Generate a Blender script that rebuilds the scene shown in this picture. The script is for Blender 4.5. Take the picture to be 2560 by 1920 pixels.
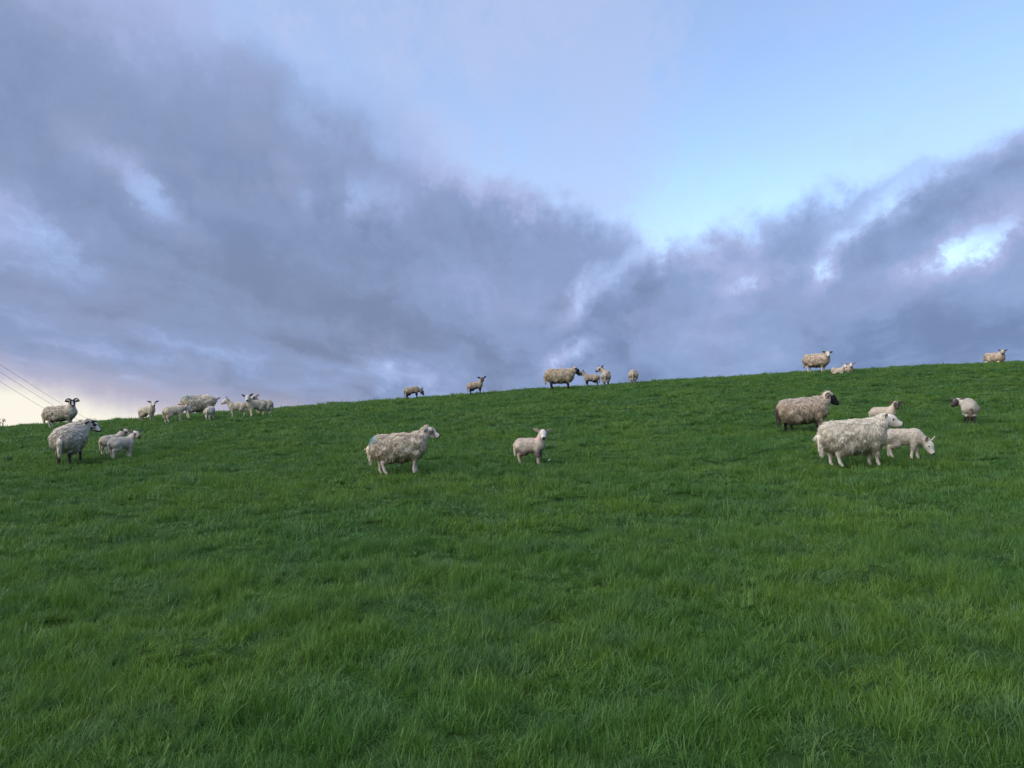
import bpy, bmesh, math, random
import numpy as np
from mathutils import Vector, Matrix, Euler

R = math.radians
scene = bpy.context.scene
for o in list(bpy.data.objects):
    bpy.data.objects.remove(o)
COL = scene.collection

# ------------------------------------------------------------------ camera
CAM_H = 1.6
PITCH = math.atan(130.0 / 1923.0)
cam_d = bpy.data.cameras.new('camera')
cam = bpy.data.objects.new('camera', cam_d)
COL.objects.link(cam)
cam.location = (0, 0, CAM_H)
cam.rotation_euler = (math.pi / 2 + PITCH, 0, 0)
cam_d.sensor_width = 36.0
cam_d.lens = 36.0 * 1923.0 / 2560.0
cam_d.clip_start = 0.05
cam_d.clip_end = 8000.0
scene.camera = cam

# ------------------------------------------------------------------ exposure
vs = scene.view_settings
vs.view_transform = 'Standard'
vs.look = 'None'
EXPO = 1.6
vs.exposure = EXPO
vs.gamma = 1.0
vs.use_curve_mapping = False
scene.render.engine = 'CYCLES'
cy = scene.cycles
cy.use_denoising = True
cy.max_bounces = 3
cy.diffuse_bounces = 2
cy.glossy_bounces = 1
cy.transmission_bounces = 2
cy.caustics_reflective = False
cy.caustics_refractive = False

# ------------------------------------------------------------------ sun: low behind cloud, to the left
SUN_AZ = -115.0      # degrees clockwise from the view direction (+Y)
SUN_EL = 28.0
sun_d = bpy.data.lights.new('sun', 'SUN')
sun_d.energy = 1.5
sun_d.angle = R(100)
sun_d.color = (1.0, 0.92, 0.82)
sun = bpy.data.objects.new('sun', sun_d)
COL.objects.link(sun)
sdir = Vector((math.sin(R(SUN_AZ)) * math.cos(R(SUN_EL)), math.cos(R(SUN_AZ)) * math.cos(R(SUN_EL)), math.sin(R(SUN_EL))))
sun.rotation_euler = sdir.to_track_quat('Z', 'Y').to_euler()
sun.location = (-30, -5, 25)

# ------------------------------------------------------------------ node helper
class NB:
    """small helper: builds math node chains in a node tree"""
    def __init__(s, nt):
        s.nt = nt
    def new(s, t, **kw):
        n = s.nt.nodes.new(t)
        for k, v in kw.items():
            setattr(n, k, v)
        return n
    def put(s, sock, v):
        if isinstance(v, bpy.types.NodeSocket):
            s.nt.links.new(v, sock)
        else:
            sock.default_value = v
    def m(s, op, a, b=None, c=None, clamp=False):
        n = s.new('ShaderNodeMath', operation=op, use_clamp=clamp)
        s.put(n.inputs[0], a)
        if b is not None: s.put(n.inputs[1], b)
        if c is not None: s.put(n.inputs[2], c)
        return n.outputs[0]
    def add(s, a, b): return s.m('ADD', a, b)
    def sub(s, a, b): return s.m('SUBTRACT', a, b)
    def mul(s, a, b): return s.m('MULTIPLY', a, b)
    def div(s, a, b): return s.m('DIVIDE', a, b)
    def step(s, v, lo, hi, o0=0.0, o1=1.0):
        n = s.new('ShaderNodeMapRange', interpolation_type='SMOOTHSTEP', clamp=True)
        s.put(n.inputs['Value'], v); s.put(n.inputs['From Min'], lo); s.put(n.inputs['From Max'], hi)
        s.put(n.inputs['To Min'], o0); s.put(n.inputs['To Max'], o1)
        return n.outputs['Result']
    def xyz(s, x, y, z=0.0):
        n = s.new('ShaderNodeCombineXYZ')
        for i, v in enumerate((x, y, z)): s.put(n.inputs[i], v)
        return n.outputs[0]
    def mix(s, f, a, b, blend='MIX'):
        n = s.new('ShaderNodeMix', data_type='RGBA', blend_type=blend, clamp_factor=True)
        s.put(n.inputs[0], f); s.put(n.inputs[6], a); s.put(n.inputs[7], b)
        return n.outputs[2]
    def noise(s, vec, scale, detail=3.0, rough=0.5, dist=0.0, color=False, dim='3D'):
        n = s.new('ShaderNodeTexNoise', noise_dimensions=dim)
        s.put(n.inputs['Vector'], vec)
        n.inputs['Scale'].default_value = scale; n.inputs['Detail'].default_value = detail
        n.inputs['Roughness'].default_value = rough; n.inputs['Distortion'].default_value = dist
        return n.outputs['Color' if color else 'Fac']
    def blob(s, vec, loc, rad, rot):
        """1 in the middle of an ellipse, 0 outside (degrees of azimuth and elevation)"""
        c, n = math.cos(R(rot)), math.sin(R(rot))
        uv = []
        for ax, ay, rr in ((c, n, rad[0]), (-n, c, rad[1])):
            d = s.new('ShaderNodeVectorMath', operation='DOT_PRODUCT')
            s.nt.links.new(vec, d.inputs[0])
            d.inputs[1].default_value = (ax / rr, ay / rr, -(ax * loc[0] + ay * loc[1]) / rr)
            uv.append(d.outputs['Value'])
        r2 = s.m('MULTIPLY_ADD', uv[1], uv[1], s.mul(uv[0], uv[0]))
        f = s.m('SUBTRACT', 1.0, r2, clamp=True)
        return s.mul(f, f)

# ------------------------------------------------------------------ sky: Nishita air with a bank of evening cloud
world = bpy.data.worlds.new('World')
scene.world = world
world.use_nodes = True
wt = world.node_tree
wt.nodes.clear()
b = NB(wt)
tc = b.new('ShaderNodeTexCoord')
dirv = tc.outputs['Generated']
sep = b.new('ShaderNodeSeparateXYZ'); wt.links.new(dirv, sep.inputs[0])
dx, dy, dz = sep.outputs
air = b.new('ShaderNodeTexSky', sky_type='NISHITA')
air.sun_disc = False
air.sun_elevation = R(SUN_EL)
air.sun_rotation = R(SUN_AZ)
air.altitude = 100
air.air_density = 1.0
air.dust_density = 0.3
air.ozone_density = 1.2
AIR_STRENGTH = 0.10 * 2 ** EXPO      # cloud colours below are written as they look at this exposure
airc = b.new('ShaderNodeVectorMath', operation='SCALE')
wt.links.new(air.outputs[0], airc.inputs[0]); airc.inputs['Scale'].default_value = AIR_STRENGTH
air_col = airc.outputs[0]

DEG = 180 / math.pi
az = b.mul(b.m('ARCTAN2', dx, dy), DEG)
el = b.mul(b.m('ARCSINE', dz), DEG)
# plane of the cloud base, its rolls running off towards azimuth +11
zz = b.add(b.m('MAXIMUM', dz, 0.0), 0.10)
ca, sa = math.cos(R(11)), math.sin(R(11))
px_ = b.div(b.sub(b.mul(dx, ca), b.mul(dy, sa)), zz)
py_ = b.div(b.add(b.mul(dx, sa), b.mul(dy, ca)), zz)
ang = b.xyz(az, el)
w1 = b.noise(ang, 0.055, 1.0, 0.5, 0.0, True, '2D')
w2 = b.noise(ang, 0.20, 6.0, 0.64, 0.0, True, '2D')
s1 = b.new('ShaderNodeSeparateXYZ'); wt.links.new(w1, s1.inputs[0])
s2 = b.new('ShaderNodeSeparateXYZ'); wt.links.new(w2, s2.inputs[0])
plane = b.xyz(b.add(px_, b.mul(b.sub(s2.outputs[0], 0.5), 0.55)), b.mul(b.add(py_, b.mul(b.sub(s2.outputs[1], 0.5), 0.9)), 0.36), 0.0)
n_roll = b.noise(plane, 1.05, 5.0, 0.58, 0.0, False, '2D')
azw = b.add(az, b.add(b.mul(b.sub(s1.outputs[0], 0.5), 7.0), b.mul(b.sub(s2.outputs[0], 0.5), 5.5)))
elw = b.add(el, b.add(b.mul(b.sub(s1.outputs[1], 0.5), 4.5), b.mul(b.sub(s2.outputs[1], 0.5), 4.5)))
q = b.xyz(azw, elw, 1.0)
# the bank: upper edge falls to 14 degrees at azimuth 11 and rises on both sides
da = b.sub(azw, 11.0)
edge = b.add(13.7, b.sub(b.mul(b.m('SQRT', b.add(b.mul(da, da), 14.0)), 0.25), b.mul(da, 0.13)))
edge = b.m('MINIMUM', edge, 33.0)
depth = b.sub(edge, elw)
softl = b.step(az, -26.0, 6.0, 13.0, 2.6)
bank = b.step(b.div(depth, softl), -0.9, 1.0)
clear_side = b.mul(b.sub(1.0, bank), 0.22)
# breaks in the bank
qh = b.xyz(b.add(az, b.mul(b.sub(s2.outputs[0], 0.5), 5.0)), b.add(el, b.mul(b.sub(s2.outputs[1], 0.5), 4.0)), 1.0)
def hole(loc, rad, rot, amt):
    return b.mul(b.blob(qh, loc, rad, rot), amt)
breaks = hole((-26.3, 16.4), (8.5, 2.2), -38, 0.66)
for h in (((-16.0, 17.6), (2.2, 3.6), 20, 0.36), ((-10.5, 17.0), (5.0, 2.8), -10, 0.36), ((-1.5, 19.5), (8.0, 4.5), -20, 0.30),
          ((9.5, 13.0), (5.0, 1.8), 46, 0.62), ((5.5, 10.6), (5.0, 2.0), 42, 0.72), ((4.2, 6.2), (3.4, 1.3), 15, 0.70),
          ((31.5, 12.6), (8.5, 2.6), 26, 0.68), ((22.6, 11.8), (3.6, 2.2), 50, 0.66), ((26.0, 15.0), (6.0, 1.5), 24, 0.50), ((-15.0, 28.5), (10.0, 4.5), -18, 0.60), ((17.5, 11.3), (4.0, 1.4), 10, 0.30),
          ((-24.0, 4.4), (15.0, 1.8), -8, 0.35), ((-9.0, 4.4), (9.0, 1.5), -4, 0.50), ((-34.0, 13.0), (9.0, 3.4), -32, 0.20), ((-33.0, 8.0), (6.0, 1.6), -15, 0.22)):
    breaks = b.add(breaks, hole(*h))
dens = b.sub(b.sub(bank, clear_side), breaks)
dens = b.add(dens, b.mul(b.sub(n_roll, 0.53), b.mul(bank, 1.7)))
dens = b.add(dens, b.mul(b.sub(s2.outputs[2], 0.5), b.mul(bank, 0.60)))
dens = b.m('MAXIMUM', dens, -0.4)
# thin high veil over the clear part
veil = b.mul(b.step(b.noise(plane, 1.0, 5.0, 0.6, 0.0, False, '2D'), 0.30, 0.68), b.step(az, 40.0, -6.0, 0.30, 0.95))
# colours
clear = b.mix(b.mul(veil, 0.8), b.mix(1.0, air_col, (0.93, 0.93, 0.97, 1), 'MULTIPLY'), (0.50, 0.59, 0.87, 1))
lit = b.mix(b.step(s1.outputs[2], 0.35, 0.65), (0.37, 0.51, 0.84, 1), (0.41, 0.48, 0.76, 1))
mid = b.mix(b.step(az, -25.0, 25.0), (0.262, 0.340, 0.55, 1), (0.275, 0.385, 0.645, 1))
dark = b.mix(b.step(el, 3.0, 18.0), b.mix(b.step(az, -20.0, 20.0), (0.200, 0.250, 0.385, 1), (0.180, 0.262, 0.465, 1)), (0.205, 0.280, 0.47, 1))
lilac = b.step(s2.outputs[2], 0.45, 0.68)
c1 = b.mix(b.step(dens, -0.22, 0.42), clear, lit)
c2 = b.mix(b.step(dens, 0.25, 0.80), c1, b.mix(b.mul(lilac, 0.35), mid, (0.33, 0.375, 0.58, 1)))
c3 = b.mix(b.step(dens, 0.70, 1.30), c2, dark)
# warm gap under the cloud towards the sunset
gap_ang = b.xyz(azw, b.add(el, b.mul(b.sub(s2.outputs[1], 0.5), 2.2)), 1.0)
glow = b.blob(gap_ang, (-46.0, 0.8), (42.0, 5.6), -5)
pinkish = b.blob(gap_ang, (-38.0, 0.6), (50.0, 6.6), -5)
c4 = b.mix(b.step(pinkish, 0.0, 0.6, 0.0, 0.85), c3, (0.54, 0.51, 0.63, 1))
c4 = b.mix(b.step(glow, 0.06, 0.50), c4, (0.98, 0.93, 0.81, 1))
bg = b.new('ShaderNodeBackground')
wt.links.new(c4, bg.inputs['Color'])
bg.inputs['Strength'].default_value = 2 ** -EXPO
wo = b.new('ShaderNodeOutputWorld')
wt.links.new(bg.outputs[0], wo.inputs['Surface'])
world.cycles.sampling_method = 'NONE'      # an even sky needs no importance map

# ------------------------------------------------------------------ helpers
def tag(o, label=None, cat=None, group=None, kind=None):
    if label: o['label'] = label
    if cat: o['category'] = cat
    if group: o['group'] = group
    if kind: o['kind'] = kind
    return o

def mesh_obj(name, v, f, mat, parent=None, col=None, smooth=True):
    me = bpy.data.meshes.new(name)
    v = np.asarray(v, dtype=np.float32)
    if isinstance(f, np.ndarray):
        nf, k = f.shape
        me.vertices.add(len(v)); me.vertices.foreach_set('co', v.ravel())
        me.loops.add(nf * k); me.loops.foreach_set('vertex_index', f.astype(np.int32).ravel())
        me.polygons.add(nf)
        me.polygons.foreach_set('loop_start', np.arange(0, nf * k, k, dtype=np.int32))
        me.update(calc_edges=True)
    else:
        me.from_pydata(v.tolist(), [], f)
    me.validate()
    if col is not None:
        a = me.color_attributes.new('Col', 'FLOAT_COLOR', 'POINT')
        c = np.ones((len(v), 4), dtype=np.float32); c[:, :3] = col
        a.data.foreach_set('color', c.ravel())
    if smooth:
        me.polygons.foreach_set('use_smooth', np.ones(len(me.polygons), dtype=bool))
    me.materials.append(mat)
    o = bpy.data.objects.new(name, me)
    COL.objects.link(o)
    if parent is not None: o.parent = parent
    return o

class Waves:
    """smooth random field: a sum of random cosine waves"""
    def __init__(s, seed, dim, lo, hi, n=24):
        r = np.random.RandomState(seed)
        d = r.normal(size=(n, dim)); d /= np.linalg.norm(d, axis=1)[:, None]
        lam = np.exp(r.uniform(np.log(lo), np.log(hi), n))
        s.k = d * (2 * np.pi / lam)[:, None]; s.p = r.uniform(0, 6.283, n)
        s.a = (lam / hi) ** 0.6; s.a /= np.sqrt((s.a ** 2).sum() / 2)
    def __call__(s, *xs):
        t = 0.0
        for i in range(len(s.p)):
            ph = s.p[i]
            for j, x in enumerate(xs): ph = ph + s.k[i, j] * x
            t = t + s.a[i] * np.cos(ph)
        return t      # unit variance

# ------------------------------------------------------------------ the hill
HC = (0.46487, 0.20878, 0.0052, -0.27713, 0.52638, -0.0202, 0.10474, -0.08114, -0.00701)
W_BIG = Waves(3, 2, 2.5, 9.0, 20)
W_TUS = Waves(5, 2, 0.55, 1.6, 28)
def soft(v, lo, hi, w=6.0):
    v = np.where(v > hi, hi + w * np.tanh((v - hi) / w), v)
    return np.where(v < lo, lo + w * np.tanh((v - lo) / w), v)
def ground(x, y, bumps=True):
    x = np.asarray(x, float); y = np.asarray(y, float)
    X = soft(x, -27, 29) / 10; Y = soft(y, -5, 46) / 10
    c = HC
    h = c[0]*X + c[1]*Y + c[2]*X*X + c[3]*X*Y + c[4]*Y*Y + c[5]*X*X*Y + c[6]*X*Y*Y + c[7]*Y**3 + c[8]*X**3
    s = np.maximum(0, np.minimum(y, 46.0) - 31.5)
    h = h - 0.012 * s * s
    far = np.maximum(0, np.hypot(x, y - 15) - 40)
    h = h - 12.0 * (1 - np.exp(-far / 90.0))
    if bumps:
        near = np.exp(-(far / 60.0) ** 2)
        h = h + near * (0.012 * W_BIG(x, y) + 0.016 * W_TUS(x, y))
    return h

def spaced(lo, hi, step, out, growth=1.35):
    core = list(np.arange(lo, hi + 1e-6, step))
    a, d = core[-1], step
    while a < out: d *= growth; a += d; core.append(a)
    a, d = core[0], step
    while a > -out: d *= growth; a -= d; core.insert(0, a)
    return np.array(core)

def simple_mat(name, base, rough=0.9, spec=0.2):
    m = bpy.data.materials.new(name); m.use_nodes = True
    p = m.node_tree.nodes['Principled BSDF']
    p.inputs['Base Color'].default_value = (*base, 1); p.inputs['Roughness'].default_value = rough
    p.inputs['Specular IOR Level'].default_value = spec
    return m

# soil and thatch below the blades
m_soil = bpy.data.materials.new('turf_soil'); m_soil.use_nodes = True
nb = NB(m_soil.node_tree); P = m_soil.node_tree.nodes['Principled BSDF']
geo = nb.new('ShaderNodeNewGeometry')
n1 = nb.noise(geo.outputs['Position'], 0.5, 4.0, 0.6)
n2 = nb.noise(geo.outputs['Position'], 14.0, 3.0, 0.6)
cc = nb.mix(nb.step(n1, 0.35, 0.65), (0.024, 0.058, 0.014, 1), (0.032, 0.064, 0.018, 1))
cc = nb.mix(nb.step(n2, 0.45, 0.75, 0.0, 0.5), cc, (0.036, 0.05, 0.020, 1))
m_soil.node_tree.links.new(cc, P.inputs['Base Color'])
P.inputs['Roughness'].default_value = 1.0; P.inputs['Specular IOR Level'].default_value = 0.05

gx = spaced(-34, 34, 0.21, 3500); gy = spaced(-3, 45, 0.21, 3500)
GX, GY = np.meshgrid(gx, gy, indexing='ij')
GZ = ground(GX, GY)
nx, ny = GX.shape
idx = np.arange(nx * ny).reshape(nx, ny)
quads = np.stack([idx[:-1, :-1], idx[1:, :-1], idx[1:, 1:], idx[:-1, 1:]], -1).reshape(-1, 4)
hill = mesh_obj('grass_hill', np.stack([GX, GY, GZ], -1).reshape(-1, 3), quads, m_soil)
tag(hill, 'green pasture hillside rising to the right below the cloudy sky', 'hill', kind='structure')

def on_mesh(x, y):
    """height of the meshed hill itself"""
    i = np.clip(np.searchsorted(gx, x) - 1, 0, nx - 2); j = np.clip(np.searchsorted(gy, y) - 1, 0, ny - 2)
    u = (x - gx[i]) / (gx[i + 1] - gx[i]); w = (y - gy[j]) / (gy[j + 1] - gy[j])
    return (GZ[i, j] * (1 - u) + GZ[i + 1, j] * u) * (1 - w) + (GZ[i, j + 1] * (1 - u) + GZ[i + 1, j + 1] * u) * w

# ------------------------------------------------------------------ grass
m_grass = bpy.data.materials.new('grass_blade'); m_grass.use_nodes = True
gt = m_grass.node_tree; gt.nodes.clear(); nb = NB(gt)
geo = nb.new('ShaderNodeNewGeometry')
att = nb.new('ShaderNodeAttribute', attribute_name='tone')
pn = nb.noise(geo.outputs['Position'], 0.55, 3.0, 0.55)
pn2 = nb.noise(geo.outputs['Position'], 2.1, 3.0, 0.6)
g = nb.mix(nb.step(pn, 0.36, 0.66), (0.070, 0.186, 0.030, 1), (0.118, 0.226, 0.026, 1))     # bluish to yellowish swards
g = nb.mix(nb.step(pn2, 0.46, 0.66, 0.0, 0.65), g, (0.078, 0.175, 0.062, 1))
cl_ = nb.new('ShaderNodeAttribute', attribute_name='clump')
g = nb.mix(nb.step(cl_.outputs['Fac'], 0.7, 1.0, 0.0, 0.6), g, (0.078, 0.175, 0.066, 1))
g = nb.mix(nb.step(cl_.outputs['Fac'], 0.3, 0.0, 0.0, 0.5), g, (0.110, 0.220, 0.034, 1))
g = nb.mix(nb.step(att.outputs['Fac'], 0.55, 1.0, 0.0, 0.65), g, (0.140, 0.255, 0.064, 1))
g = nb.mix(nb.step(att.outputs['Fac'], 0.985, 0.995, 0.0, 0.6), g, (0.24, 0.24, 0.10, 1))      # a few dead straws
pr = nb.new('ShaderNodeBsdfPrincipled')
gt.links.new(g, pr.inputs['Base Color']); pr.inputs['Roughness'].default_value = 0.48
pr.inputs['Specular IOR Level'].default_value = 0.38
tr = nb.new('ShaderNodeBsdfTranslucent'); gt.links.new(g, tr.inputs['Color'])
ms = nb.new('ShaderNodeMixShader'); ms.inputs[0].default_value = 0.30
gt.links.new(pr.outputs[0], ms.inputs[1]); gt.links.new(tr.outputs[0], ms.inputs[2])
go_ = nb.new('ShaderNodeOutputMaterial'); gt.links.new(ms.outputs[0], go_.inputs['Surface'])

def sward_mesh(name, seed, n, rad, width, hmin, hmax, lean, clumps):
    """a round piece of sward: n blades gathered in leaning clumps"""
    r = np.random.RandomState(seed)
    cr = rad * np.sqrt(r.uniform(size=clumps)); ca_ = r.uniform(0, 6.283, clumps)
    cx, cy_ = cr * np.cos(ca_), cr * np.sin(ca_)
    cl = r.uniform(0, 6.283) + r.normal(size=clumps) * 1.1
    chh = np.clip(r.normal(1.0, 0.24, clumps), 0.5, 1.6); cs = rad * r.uniform(0.09, 0.2, clumps); ct = r.uniform(size=clumps)
    k = r.randint(0, clumps, n)
    loose = r.uniform(size=n) < 0.35
    a = r.uniform(0, 6.283, n); q = rad * np.sqrt(r.uniform(size=n))
    ox, oy = r.normal(size=(2, n)) * cs[k]
    bx = np.where(loose, q * np.cos(a), cx[k] + ox); by = np.where(loose, q * np.sin(a), cy_[k] + oy)
    h = r.uniform(hmin, hmax, n) * np.where(loose, 0.85, chh[k]) * (1 - 0.25 * np.clip(np.hypot(bx, by) / rad, 0, 1.2) ** 2)
    w = width * r.uniform(0.6, 1.25, n)
    yaw = r.uniform(0, 6.283, n)
    la = np.where(r.uniform(size=n) < 0.75, cl[k] + r.normal(size=n) * 0.7, r.uniform(0, 6.283, n))
    ln = np.abs(r.normal(size=n)) * lean + 0.10
    lx, ly = np.cos(la), np.sin(la); sx, sy = np.cos(yaw) * w / 2, np.sin(yaw) * w / 2
    th = 0.25 * ln
    x, y, z = bx.copy(), by.copy(), np.full(n, -0.025)
    V = np.zeros((n, 7, 3))
    for j, (seg, ww) in enumerate(((0, 1.0), (0.42, 0.9), (0.36, 0.62), (0.30, 0))):
        if j:
            th = np.minimum(th + ln * 0.62, 2.1)
            x = x + lx * np.sin(th) * h * seg; y = y + ly * np.sin(th) * h * seg; z = z + np.cos(th) * h * seg
        if ww:
            V[:, 2 * j] = np.stack([x - sx * ww, y - sy * ww, z], -1); V[:, 2 * j + 1] = np.stack([x + sx * ww, y + sy * ww, z], -1)
        else:
            V[:, 6] = np.stack([x, y, z], -1)
    base = (np.arange(n) * 7)[:, None, None]
    T = (base + np.array([[0, 1, 3], [0, 3, 2], [2, 3, 5], [2, 5, 4], [4, 5, 6]])[None]).reshape(-1, 3)
    me = bpy.data.meshes.new(name)
    me.vertices.add(n * 7); me.vertices.foreach_set('co', V.astype(np.float32).ravel())
    me.loops.add(len(T) * 3); me.loops.foreach_set('vertex_index', T.astype(np.int32).ravel())
    me.polygons.add(len(T)); me.polygons.foreach_set('loop_start', np.arange(0, len(T) * 3, 3, dtype=np.int32))
    me.update(calc_edges=True)
    tone = np.repeat(np.clip(r.uniform(size=n) * 0.8 + 0.2 * ct[k], 0, 1), 7)
    at = me.attributes.new('tone', 'FLOAT', 'POINT'); at.data.foreach_set('value', tone.astype(np.float32))
    ck = np.repeat(np.where(loose, 0.5, ct[k]), 7)
    at = me.attributes.new('clump', 'FLOAT', 'POINT'); at.data.foreach_set('value', ck.astype(np.float32))
    me.polygons.foreach_set('use_smooth', np.ones(len(me.polygons), dtype=bool))
    me.materials.append(m_grass)
    return bpy.data.objects.new(name, me)

tufts = bpy.data.collections.new('grass_swards')      # pieces of sward that the pasture is laid with
for i in range(9): tufts.objects.link(sward_mesh('sward_a%02d' % i, 10 + i, 330, 0.14, 0.0044, 0.055, 0.125, 0.60, 7))
for i in range(8): tufts.objects.link(sward_mesh('sward_b%02d' % i, 40 + i, 330, 0.21, 0.0068, 0.055, 0.125, 0.60, 7))
for i in range(8): tufts.objects.link(sward_mesh('sward_c%02d' % i, 70 + i, 330, 0.33, 0.0110, 0.050, 0.120, 0.60, 8))

rs = np.random.RandomState(11)
W_H = Waves(21, 2, 0.40, 1.5, 30); W_L1 = Waves(22, 2, 0.8, 4.0, 20); W_L2 = Waves(23, 2, 0.8, 4.0, 20)
pts, rots, scls, ids = [], [], [], []
def sow(y0, y1, sp, first, count):
    """jittered lattice of spacing sp, so that no bare ground is left"""
    w = 0.70 * y1 + 2.5
    X, Y = np.meshgrid(np.arange(-w, w, sp), np.arange(y0, y1, sp), indexing='ij')
    x = X.ravel() + rs.uniform(-.45, .45, X.size) * sp; y = Y.ravel() + rs.uniform(-.45, .45, X.size) * sp
    k = np.abs(x) < 0.70 * np.maximum(y, 0) + 2.5
    x, y = x[k], y[k]; n = len(x)
    hn = W_H(x, y)
    pts.append(np.stack([x, y, on_mesh(x, y)], -1))
    e = 0.6                                             # lie along the slope, with a lean that drifts over the field
    gxs = (ground(x + e, y, False) - ground(x - e, y, False)) / (2 * e); gys = (ground(x, y + e, False) - ground(x, y - e, False)) / (2 * e)
    l1, l2 = W_L1(x, y), W_L2(x, y)
    rots.append(np.stack([np.arctan(gys) + 0.10 * l1, -np.arctan(gxs) + 0.10 * l2, rs.uniform(0, 6.283, n)], -1))
    zs = np.clip(1.0 + (0.24 + 0.10 * (y > 9)) * hn + rs.normal(size=n) * 0.12, 0.5, 1.75)
    xy = rs.uniform(0.9, 1.15, n)
    scls.append(np.stack([xy, xy, zs], -1))
    ids.append(rs.randint(first, first + count, n))
sow(0.6, 8.5, 0.155, 0, 9)
sow(8.5, 19, 0.235, 9, 8)
sow(19, 41, 0.37, 17, 8)
pts = np.concatenate(pts); rots = np.concatenate(rots); scls = np.concatenate(scls); ids = np.concatenate(ids)

gm = bpy.data.meshes.new('grass')
gm.vertices.add(len(pts)); gm.vertices.foreach_set('co', pts.astype(np.float32).ravel())
a = gm.attributes.new('rot', 'FLOAT_VECTOR', 'POINT'); a.data.foreach_set('vector', rots.astype(np.float32).ravel())
a = gm.attributes.new('scl', 'FLOAT_VECTOR', 'POINT'); a.data.foreach_set('vector', scls.astype(np.float32).ravel())
a = gm.attributes.new('idx', 'INT', 'POINT'); a.data.foreach_set('value', ids.astype(np.int32))
gm.materials.append(m_grass)
grass = bpy.data.objects.new('grass', gm); COL.objects.link(grass)
tag(grass, 'thick tousled green pasture grass covering the whole hillside', 'grass', kind='stuff')
ng = bpy.data.node_groups.new('sow_grass', 'GeometryNodeTree')
ng.interface.new_socket('Geometry', in_out='INPUT', socket_type='NodeSocketGeometry')
ng.interface.new_socket('Geometry', in_out='OUTPUT', socket_type='NodeSocketGeometry')
gi = ng.nodes.new('NodeGroupInput'); go2 = ng.nodes.new('NodeGroupOutput')
ci = ng.nodes.new('GeometryNodeCollectionInfo'); ci.inputs['Collection'].default_value = tufts
ci.inputs['Separate Children'].default_value = True; ci.inputs['Reset Children'].default_value = True
iop = ng.nodes.new('GeometryNodeInstanceOnPoints'); iop.inputs['Pick Instance'].default_value = True
def named(nm, ty):
    n = ng.nodes.new('GeometryNodeInputNamedAttribute'); n.data_type = ty; n.inputs['Name'].default_value = nm
    return n.outputs['Attribute']
ng.links.new(gi.outputs[0], iop.inputs['Points']); ng.links.new(ci.outputs[0], iop.inputs['Instance'])
ng.links.new(named('idx', 'INT'), iop.inputs['Instance Index'])
ng.links.new(named('rot', 'FLOAT_VECTOR'), iop.inputs['Rotation'])
ng.links.new(named('scl', 'FLOAT_VECTOR'), iop.inputs['Scale'])
ng.links.new(iop.outputs[0], go2.inputs[0])
grass.modifiers.new('sow', 'NODES').node_group = ng

# ------------------------------------------------------------------ sheep: smooth-union bodies meshed with surface nets
def sd_cone(p, a, b_, r0, r1):
    a = np.asarray(a, np.float32); d = np.asarray(b_, np.float32) - a
    L2 = float(d @ d) + 1e-9
    q = p - a
    t = np.clip((q @ d) / L2, 0, 1)
    return np.linalg.norm(q - t[..., None] * d, axis=-1) - (r0 + (r1 - r0) * t)

def sd_ell(p, c, rad, M):
    q = (p - np.asarray(c, np.float32)) @ M.astype(np.float32)
    rad = np.asarray(rad, np.float32)
    k0 = np.linalg.norm(q / rad, axis=-1); k1 = np.linalg.norm(q / (rad * rad), axis=-1) + 1e-6
    return k0 * (k0 - 1) / k1

class Shape:
    def __init__(s): s.pr = []
    def cone(s, a, b_, r0, r1, k=0.03, c=None):
        a = np.array(a, float); b_ = np.array(b_, float)
        m = max(r0, r1)
        s.pr.append(('c', (a, b_, r0, r1), np.minimum(a, b_) - m, np.maximum(a, b_) + m, k, c))
    def ell(s, c0, rad, M=np.eye(3), k=0.03, c=None):
        m = max(rad); c0 = np.array(c0, float)
        s.pr.append(('e', (c0, rad, M), c0 - m, c0 + m, k, c))
    def chain(s, ps, rs_, k=0.025, c=None):
        for i in range(len(ps) - 1): s.cone(ps[i], ps[i+1], rs_[i], rs_[i+1], k, c)
    def d(s, pr, p):
        return sd_cone(p, *pr[1]) if pr[0] == 'c' else sd_ell(p, *pr[1])
    def mesh(s, h, disp=None):
        lo = np.min([q[2] for q in s.pr], 0) - 0.06; hi = np.max([q[3] for q in s.pr], 0) + 0.06
        n = np.ceil((hi - lo) / h).astype(int) + 1
        ax = [lo[i] + h * np.arange(n[i]) for i in range(3)]
        D = np.full(n, 1.0, np.float32)
        for q in s.pr:
            i0 = np.maximum(((q[2] - 0.07 - lo) / h).astype(int), 0); i1 = np.minimum(((q[3] + 0.07 - lo) / h).astype(int) + 2, n)
            sl = tuple(slice(i0[i], i1[i]) for i in range(3))
            G = np.stack(np.meshgrid(*[ax[i][sl[i]] for i in range(3)], indexing='ij'), -1).astype(np.float32)
            d = s.d(q, G); e = D[sl]; k = q[4]
            hh = np.maximum(k - np.abs(d - e), 0) / k
            D[sl] = np.minimum(d, e) - hh * hh * k * 0.25
        if disp is not None:
            G = np.meshgrid(*ax, indexing='ij')
            near = np.abs(D) < 0.08
            D[near] += disp(G[0][near], G[1][near], G[2][near]).astype(np.float32)
        return surface_nets(D, lo, h)
    def colour(s, v, default):
        """colour of each vertex from the nearest coloured primitives"""
        C = np.zeros((len(v), 3)); W = np.zeros(len(v)) + 1e-9
        v = v.astype(np.float32)
        for q in s.pr:
            c = np.array(default if q[5] is None else q[5])
            w = np.exp(-np.clip(s.d(q, v), -0.02, 0.5) / 0.008)
            C += w[:, None] * c; W += w
        return C / W[:, None]

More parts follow.
